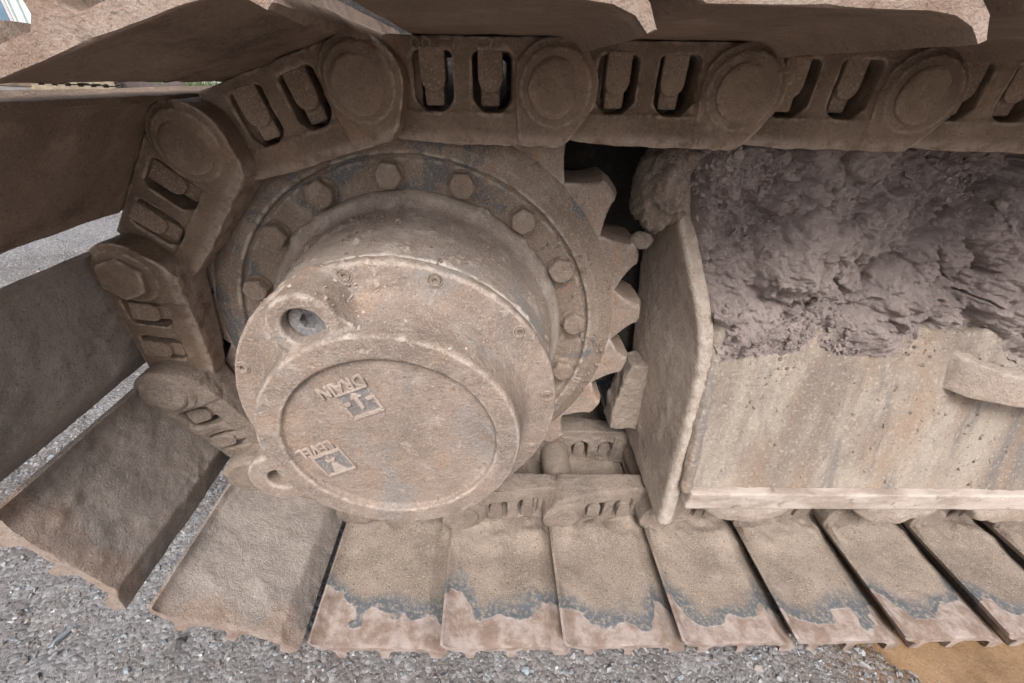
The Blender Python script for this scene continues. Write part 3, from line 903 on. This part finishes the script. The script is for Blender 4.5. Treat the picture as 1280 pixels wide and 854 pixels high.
# crumbs of dried mud stuck to the drum and cover
def crumbs_on(me, n, seed, test, smin, smax, parent, name='mud_crumbs', mat='clod'):
    co, no = get_co(me), get_no(me)
    w = np.clip(test(co, no), 0, None)
    r = np.random.default_rng(seed)
    k = r.choice(len(co), n, p=w / w.sum())
    s = smin * np.exp(np.abs(r.normal(size=n)) * 0.7); s = np.minimum(s, smax)
    v, f = scatter_blobs(co[k] + no[k] * s[:, None] * 0.2, s, seed, (1, 1, 0.6), 0.2)
    o = link_obj(name, mesh_from(v, f.tolist(), M[mat], False), parent)
    tag(o, kind='stuff')
crumbs_on(drm.data, 600, 5, lambda c, n: sst(n[:, 2], 0.15, 0.8) * (c[:, 1] < -0.08) * sst(fbm(c, 22, 3, 40), 0.0, 0.4), 0.0007, 0.0026, drm, mat='bolt')
crumbs_on(covo.data, 260, 6, lambda c, n: np.exp(-(((c[:, 0] + 0.008) / 0.035) ** 2 + ((c[:, 2] - 0.160) / 0.025) ** 2)) + 0.06 * sst(n[:, 2], 0.4, 0.9) + 0.05 * (c[:, 1] > -0.23) * (c[:, 0] < -0.1), 0.0006, 0.0020, covo, mat='drum')
crumbs_on(dm, 500, 8, lambda c, n: (n[:, 1] < -0.7) * sst(fbm(c, 16, 3, 42), 0.05, 0.4) * (c[:, 0] > 0), 0.0011, 0.0045, spr)

# ------------------------------------------------------------------ track frame
TF = empty('undercarriage_beam', (0, 0, G), 'light dusty steel undercarriage beam with sloping side and packed mud on top', 'track beam')
ZE = [-0.302, -0.12, 0.04, 0.13, 0.20, 0.275]
FE = [(0.406, -0.172), (0.407, -0.140), (0.408, -0.108), (0.362, -0.070), (0.335, -0.045), (0.318, -0.030)]      # front edge (x, y) at those heights
BE = [(0.412, 0.07), (0.386, 0.07), (0.360, 0.07), (0.350, 0.07), (0.340, 0.07), (0.335, 0.07)]                # back edge
def _sm(keys):
    zz = np.linspace(ZE[0], ZE[-1], 60)
    a = np.interp(zz, ZE, keys)
    for _ in range(60):
        b_ = a.copy(); b_[1:-1] = (a[:-2] + 2 * a[1:-1] + a[2:]) / 4; a = b_
    return zz[::4].tolist() + [zz[-1]], a[::4].tolist() + [a[-1]]
_z, _fx = _sm([p[0] for p in FE]); _, _fy = _sm([p[1] for p in FE]); _, _bx = _sm([p[0] for p in BE])
ZE = _z; FE = list(zip(_fx, _fy)); BE = [(x, 0.07) for x in _bx]
XE = [(p[0] + 0.006, z) for p, z in zip(FE, ZE)]
def end_plate():
    T = 0.024
    zs = np.arange(ZE[0], ZE[-1], 0.0035)
    fx = np.interp(zs, ZE, [p[0] for p in FE]); fy = np.interp(zs, ZE, [p[1] for p in FE]); bx = np.interp(zs, ZE, [p[0] for p in BE])
    rows = []
    for j in range(len(zs)):
        a, b_ = (fx[j], fy[j]), (bx[j], 0.07)
        c = 0.004
        poly = [(a[0], a[1] + 2 * c), (a[0] + 0.3 * c, a[1] + 0.7 * c), (a[0] + c, a[1]), (a[0] + T - c, a[1]), (a[0] + T, a[1] + c), (b_[0] + T, b_[1]), b_]
        rows.append(resample(poly + [poly[0]], 0.0036))
    m = min(len(r) for r in rows)
    tt = np.linspace(0, 1, m, endpoint=False)
    V = []
    for j, r in enumerate(rows):
        r = np.array(r); d = np.concatenate([[0], np.cumsum(np.hypot(*(r[1:] - r[:-1]).T))]); d /= d[-1]
        V.append(np.stack([np.interp(tt, d, r[:, 0]), np.interp(tt, d, r[:, 1]), np.full(m, zs[j])], 1))
    n = len(V)
    F = [(j * m + i, j * m + (i + 1) % m, (j + 1) * m + (i + 1) % m, (j + 1) * m + i) for j in range(n - 1) for i in range(m)]
    F += [tuple(range(m - 1, -1, -1)), tuple(range((n - 1) * m, n * m))]
    me = MB().add(np.concatenate(V), F).mesh(M['plate'])
    c, no = get_co(me), get_no(me)
    d = 0.0012 * fbm(c, 14, 4, 61) + 0.0010 * fbm(c, 80, 3, 63) + 0.0045 * np.clip(fbm(c * np.array([1, 1, 0.5]), 26, 4, 66) - 0.02, 0, 1) + 0.004 * np.clip(fbm(c, 55, 3, 68) - 0.2, 0, 1)
    set_co(me, c + no * d[:, None])
    me.polygons.foreach_set('use_smooth', [True] * len(me.polygons))
    return me
epm = end_plate()
ep = link_obj('end_plate', epm, TF)

def side_plate():
    T = 0.02
    A = (-0.168, -0.210); Bp = (-0.094, 0.060)
    v = [(x, p[0] + o, p[1]) for x in (0.424, 1.75) for (p, o) in ((A, 0), (Bp, 0), (Bp, T), (A, T))]
    f = [(3, 2, 1, 0), (4, 5, 6, 7)] + [(i, (i + 1) % 4, 4 + (i + 1) % 4, 4 + i) for i in range(4)]
    b = MB().add(v, f)
    def d(c, n):
        drip = np.array([1, 1, 0.16])
        up = sst(c[:, 2], -0.10, 0.06)
        return 0.0012 * fbm(c, 10, 3, 71) + 0.0055 * np.clip(fbm(c * drip, 24, 4, 73), 0, 1) + 0.004 * np.clip(fbm(c, 40, 4, 79) - 0.12, 0, 1) + 0.0009 * fbm(c, 90, 3, 75) + up * 0.012 * np.clip(fbm(c, 30, 4, 77) + 0.05, 0, 1)
    return b.remesh(M['frame'], 0.0036, 1, d)
sp = link_obj('side_plate', side_plate(), TF)

b = MB().prism([(0.430, -0.244), (1.75, -0.244), (1.75, -0.206), (0.430, -0.206)], -0.181, -0.154)
link_obj('lower_rail', b.remesh(M['strip'], 0.003, 3, lambda c, n: 0.0016 * fbm(c, 24, 4, 81) + 0.0006 * fbm(c, 110, 3, 83) + 0.005 * np.clip(fbm(c, 17, 3, 88) - 0.28, 0, 1)), TF)

bead = []
for t_ in np.linspace(0, 1, 46):
    bead.append((0.4285, -0.168 + 0.074 * t_ + 0.002, -0.210 + 0.262 * t_))
wb = MB()
for (bx_, by_, bz_) in bead:
    r_ = 0.0100 + 0.0022 * random.random()
    wb.lathe([(0, by_ - r_), (r_ * 0.7, by_ - r_ * 0.7), (r_, by_), (r_ * 0.7, by_ + r_ * 0.7), (0, by_ + r_)], bx_, bz_, 10)
link_obj('weld_bead', wb.remesh(M['frame'], 0.0022, 2, lambda c, n: 0.0016 * fbm(c, 60, 3, 99)), TF)

def lug():
    """rounded bracket plate standing out of the sloping side"""
    b = MB()
    cx = 0.945
    v, f = [], []
    outl = lambda a, c: [(cx + a * math.cos(t), -0.090 - c * max(0, math.sin(t)) ** 0.85) for t in np.linspace(0, math.pi, 30)]
    o1, i1 = outl(0.150, 0.092), outl(0.128, 0.070)
    n = 30
    # half-round collar: outer wall, rim, inner wall
    rows = [[(p[0], p[1] + 0.006, -0.034 - 0.12 * (p[1] + 0.09)) for p in o1], [(p[0], p[1] + 0.012, 0.030 + 0.10 * (p[1] + 0.09)) for p in o1], [(p[0], p[1] + 0.012, 0.030 + 0.10 * (p[1] + 0.09)) for p in i1], [(p[0], p[1] + 0.006, -0.030) for p in i1]]
    v = [q for r in rows for q in r]
    f = []
    for r in range(4):
        r2 = (r + 1) % 4
        f += [(r * n + i, r * n + i + 1, r2 * n + i + 1, r2 * n + i) for i in range(n - 1)]
    f += [(0, n, 2 * n, 3 * n), tuple(k * n + n - 1 for k in (3, 2, 1, 0))]
    b.add(v, f)
    b.prism([(p[0], 0) for p in []] or [(cx - 0.12, -0.024), (cx + 0.12, -0.024), (cx + 0.12, 0.004), (cx - 0.12, 0.004)], -0.135, -0.06)
    return b.remesh(M['plate'], 0.003, 2, lambda c, n: 0.003 * fbm(c, 18, 4, 91) + 0.0018 * fbm(c, 80, 3, 93))
link_obj('tow_lug', lug(), TF)
# added inner web and far beam side, extended to block light in the gaps
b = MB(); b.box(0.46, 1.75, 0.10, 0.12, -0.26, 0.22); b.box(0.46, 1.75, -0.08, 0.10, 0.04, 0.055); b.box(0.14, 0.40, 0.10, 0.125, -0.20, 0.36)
link_obj('inner_web_blocker', b.mesh(M['gap_black']), TF)
# lower guard tab beside the sprocket
b = MB().prism([(0.350, -0.245), (0.346, -0.19), (0.358, -0.09), (0.40, -0.09), (0.41, -0.245)], 0.0, 0.05)
link_obj('guard_tab', b.remesh(M['clod'], 0.003, 4, lambda c, n: 0.010 * fbm(c, 22, 4, 95)), TF)
crumbs_on(sp.data, 1500, 10, lambda c, n: (n[:, 1] < -0.3) * (c[:, 0] < 1.3) * (0.12 + sst(c[:, 2], -0.16, 0.06) * sst(fbm(c, 9, 3, 46), -0.2, 0.4)), 0.0007, 0.0032, sp, mat='frame')

# ------------------------------------------------------------------ packed mud
def mud_sheet(x0f, x1, zlo, zhi, y_of, nx, nz, seed, amp=1.0):
    u = np.linspace(0, 1, nx); v = np.linspace(0, 1, nz)
    U, Vv = np.meshgrid(u, v)
    U, Vv = U.ravel(), Vv.ravel()
    z = zlo + (zhi - zlo) * Vv
    xl = x0f(z)
    x = xl + (x1 - xl) * U ** 1.25
    y = y_of(z)
    P = np.stack([x, y, z], 1)
    wv = np.stack([fbm(P, 16, 4, seed + 1), fbm(P, 16, 4, seed + 2), fbm(P, 16, 4, seed + 3)], 1)
    Pw = P + 0.016 * wv
    wet = sst(fbm(P * np.array([1, 1, 0.5]), 5, 3, seed + 31), -0.12, 0.18)          # smeared areas against crumbly ones
    L1 = lumps(P + 0.030 * wv, 12, seed + 40) / 12
    L2 = lumps(Pw, 27, seed + 41) / 27
    L3 = lumps(P + 0.008 * wv, 60, seed + 42) / 60
    L4 = lumps(P + 0.004 * wv, 125, seed + 43) / 125
    crumb = 1 - 0.45 * wet
    h = 0.032 * fbm(P, 4.5, 3, seed + 8) + 0.60 * L1 + 0.85 * L2 * crumb + 0.9 * L3 * crumb * sst(fbm(P, 11, 2, seed + 44), -0.35, 0.0) + 0.9 * L4 * sst(fbm(P, 14, 2, seed + 45), -0.3, 0.05)
    h = h + wet * (0.012 * fbm(Pw * np.array([1, 1, 0.35]), 26, 4, seed + 13) + 0.006 * fbm(Pw, 60, 3, seed + 14))
    h = h + 0.0085 * fbm(Pw, 80, 4, seed + 15, 0.65) + 0.006 * fbm(Pw, 34, 3, seed + 16, 0.6, True) - 0.030
    crk = vnoise(P + 0.03 * wv, 8, seed + 19)
    h = h - 0.020 * np.exp(-(crk / 0.018) ** 2) * sst(fbm(P, 7, 2, seed + 37), 0.05, 0.2)
    edge = np.minimum(np.minimum(U * 14, (1 - U) * 30), np.minimum(Vv * 9, (1 - Vv) * 12))
    curl = 1 - sst(edge, 0, 1)
    low = 1 - sst(Vv, 0.0, 0.22)
    h = h * (1 - 0.75 * low)
    curl = curl * (1 - 0.8 * (1 - sst(Vv, 0.05, 0.12)))
    P[:, 1] -= h * amp * (1 - 0.4 * curl)
    P[:, 1] += 0.075 * curl ** 2
    P[:, 2] += (0.055 * fbm(P * np.array([1, 0, 0]), 9, 5, seed + 15, 0.6) - 0.004) * (1 - sst(Vv, 0, 0.4))
    idx = np.arange(nx * nz).reshape(nz, nx)
    q = np.stack([idx[:-1, :-1], idx[:-1, 1:], idx[1:, 1:], idx[1:, :-1]], -1).reshape(-1, 4)
    return mesh_from(P, q.tolist(), M['mud'])
zr = np.array([p[1] for p in XE]); xr = np.array([p[0] for p in XE])
x0f = lambda z: np.interp(z, zr, xr) + np.interp(z, [0.0, 0.04, 0.09, 0.3], [0.03, 0.02, -0.008, -0.008])
y_of = lambda z: np.interp(z, [0.0, 0.06, 0.15, 0.30], [-0.110, -0.098, -0.070, -0.034])
mud = link_obj('packed_mud', mud_sheet(x0f, 1.75, 0.020, 0.325, y_of, 920, 280, 3), loc=(0, 0, G))
tag(mud, 'thick purplish grey packed mud heaped on top of the track frame', 'mud', kind='stuff')
crumbs_on(mud.data, 1500, 12, lambda c, n: (c[:, 0] < 1.2) * sst(fbm(c, 9, 3, 47), 0.0, 0.3), 0.0014, 0.007, mud, mat='mud')
def mud_clod(name, c, r, seed, label, mat='clod'):
    b = MB()
    rr = np.random.default_rng(seed)
    bm = bmesh.new(); bmesh.ops.create_icosphere(bm, subdivisions=5, radius=1)
    me = bpy.data.meshes.new(name); bm.to_mesh(me); bm.free()
    co = get_co(me)
    k = 1 + 0.7 * fbm(co + seed, 1.0, 3, seed) + 0.32 * fbm(co + seed, 2.6, 4, seed + 2, 0.6, True) + 0.12 * fbm(co + seed, 11, 4, seed + 4)
    set_co(me, co * k[:, None] * np.array(r))
    me.polygons.foreach_set('use_smooth', [True] * len(me.polygons)); me.materials.append(M[mat])
    o = link_obj(name, me, loc=(c[0], c[1], c[2] + G))
    return tag(o, label, 'mud clod')
mud_clod('mud_clod', (0.322, -0.018, 0.225), (0.026, 0.050, 0.046), 21, 'big dried clod hanging from the top corner of the end plate')
mud_clod('mud_clod', (0.325, -0.055, 0.262), (0.016, 0.016, 0.013), 22, 'small pale clod stuck right under the upper chain above the end plate')
mud_clod('mud_clod', (0.308, -0.030, 0.150), (0.013, 0.012, 0.010), 23, 'small dried clod lying on a sprocket tooth')

# ------------------------------------------------------------------ track rollers under the frame
def roller(x, seed, label):
    e = empty('track_roller', (x, 0, G - 0.229), label, 'track roller', 'track rollers under the frame')
    b = MB().lathe([(0, -0.152), (0.075, -0.152), (0.098, -0.148), (0.103, -0.140), (0.102, -0.112), (0.082, -0.104), (0.080, 0.100), (0.100, 0.108), (0.098, 0.122), (0, 0.135)], 0, 0, 64)
    def d(c, n):
        return -0.022 * sst(c[:, 2], -0.06, 0.0) + 0.003 * fbm(c + seed, 12, 3, seed) + 0.012 * np.clip(fbm(c + seed, 22, 4, seed + 3) + 0.15, 0, 1) * sst(-c[:, 2], 0.0, 0.06) + 0.0008 * fbm(c + seed, 100, 2, seed + 5)
    link_obj('roller_shell', b.remesh(M['plate'], 0.0042, 3, d), e)
    a = MB().lathe([(0, -0.138), (0.030, -0.138), (0.034, -0.134), (0.034, 0.146), (0, 0.150)], 0, 0, 32).mesh(M['clod'], True)
    link_obj('axle', a, e)
roller(0.575, 201, 'mud-coated roller under the frame nearest the end plate')
roller(0.865, 202, 'mud-coated roller under the frame, second from the end plate')
roller(1.10, 203, 'mud-coated roller under the frame, third from the end plate')
roller(1.36, 204, 'mud-coated roller under the frame, fourth from the end plate')

# ------------------------------------------------------------------ added undercarriage box that blocks light from behind
cbd = empty('undercarriage_blocker', (0.9, 1.3, 0.45), 'dark box added behind the track as undercarriage stand-in to block light', 'undercarriage')
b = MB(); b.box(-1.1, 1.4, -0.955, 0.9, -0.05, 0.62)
link_obj('blocker_box', b.mesh(M['gap_black'], bevel=0.03), cbd)
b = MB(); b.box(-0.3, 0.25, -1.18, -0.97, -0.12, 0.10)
link_obj('blocker_leg', b.mesh(M['gap_black'], bevel=0.02), cbd)

# ------------------------------------------------------------------ yard behind
def part(name, mb, mat, parent, bevel=0.0):
    return link_obj(name, mb.mesh(M[mat], bevel=bevel, seg=1) if bevel else mb.mesh(M[mat]), parent)

cb = empty('site_cabin', (-11.5, 13.0, 0), 'pale blue white ribbed site cabin at the back of the yard', 'cabin')
part('wall', MB().box(-6, 8.0, 0.05, 2.6, 0.0, 2.7), 'cabin', cb)
for k in range(64):
    x = -6 + k * 0.22
    part('rib', MB().prism([(x, 0.02), (x + 0.05, 0.02), (x + 0.05, 2.68), (x, 2.68)], -0.01, 0.06), 'cabin', cb)
w = part('window', MB().box(-1.95, -0.50, -0.03, 0.04, 0.95, 1.95), 'cabin_trim', cb)
part('pane', MB().box(-1.87, -1.27, -0.045, -0.02, 1.02, 1.88), 'glass', w)
part('pane', MB().box(-1.19, -0.58, -0.045, -0.02, 1.02, 1.88), 'glass', w)
part('roof_edge', MB().box(-6.1, 8.1, -0.1, 2.7, 2.7, 2.85), 'cabin_trim', cb)
part('base_beam', MB().box(-6, 8.0, -0.02, 0.05, 0.03, 0.16), 'cabin_trim', cb)

def pallet_stack(x, y, n, rz, label, mat='wood', L=1.2):
    e = empty('pallet_stack', (x, y, 0), label, 'pallet stack')
    e.rotation_euler = (0, 0, rz)
    for i in range(n):
        z = 0.145 * i
        for q in range(3):
            part('bearer', MB().box(-L / 2, L / 2, -0.5 + 0.45 * q, -0.4 + 0.45 * q, z + 0.022, z + 0.10), mat, e)
        for q in range(7):
            x0 = -L / 2 + q * (L - 0.1) / 6
            part('board', MB().box(x0, x0 + 0.1, -0.5, 0.5, z + 0.102, z + 0.122), mat, e)
            if q % 3 == 0: part('board', MB().box(x0, x0 + 0.1, -0.5, 0.5, z, z + 0.020), mat, e)
    return e
pallet_stack(-8.1, 9.4, 3, 0.5, 'low stack of grey wooden pallets beside the yellow post')
pallet_stack(-9.9, 9.3, 3, 0.5, 'low stack of dark wooden pallets away from the yellow post', 'dark_wood', 2.4)
yp = empty('bollard', (-8.65, 9.2, 0), 'yellow painted steel post standing beside the pallets', 'bollard')
part('post', MB().box(-0.07, 0.07, -0.07, 0.07, 0, 1.0), 'yellow', yp, 0.01)
part('base_plate', MB().box(-0.13, 0.13, -0.13, 0.13, 0.0, 0.02), 'yellow', yp)
sc_ = MB().prism([(-0.6, 0), (0.7, 0), (0.45, 0.34), (0.1, 0.2), (-0.15, 0.24), (-0.5, 0.42)], -0.02, 0.02)
o = link_obj('scrap_plate', sc_.mesh(M['scrap'], bevel=0.004, seg=1), loc=(-7.0, 9.9, 0.0)); o.rotation_euler = (math.radians(-12), 0, 0.5)
tag(o, 'dark bent scrap plate leaning between the pallets and the cabin', 'scrap plate')
def grass():
    r = np.random.default_rng(4)
    v, f = [], []
    for i in range(2600):
        x, y = r.uniform(-9.5, -4.0), r.uniform(11.6, 12.9)
        h = r.uniform(0.08, 0.35); a = r.uniform(0, 6.28); l = r.uniform(-0.1, 0.1, 2)
        w = 0.012
        s = len(v)
        v += [(x - w * math.cos(a), y - w * math.sin(a), 0), (x + w * math.cos(a), y + w * math.sin(a), 0), (x + l[0] * .5, y + l[1] * .5, h * .6), (x + l[0], y + l[1], h)]
        f += [(s, s + 1, s + 2), (s + 2, s + 1, s + 3)]
    tag(link_obj('grass', mesh_from(v, f, M['grass'], False)), 'strip of tall weeds growing along the foot of the cabin', 'grass', kind='stuff')
grass()
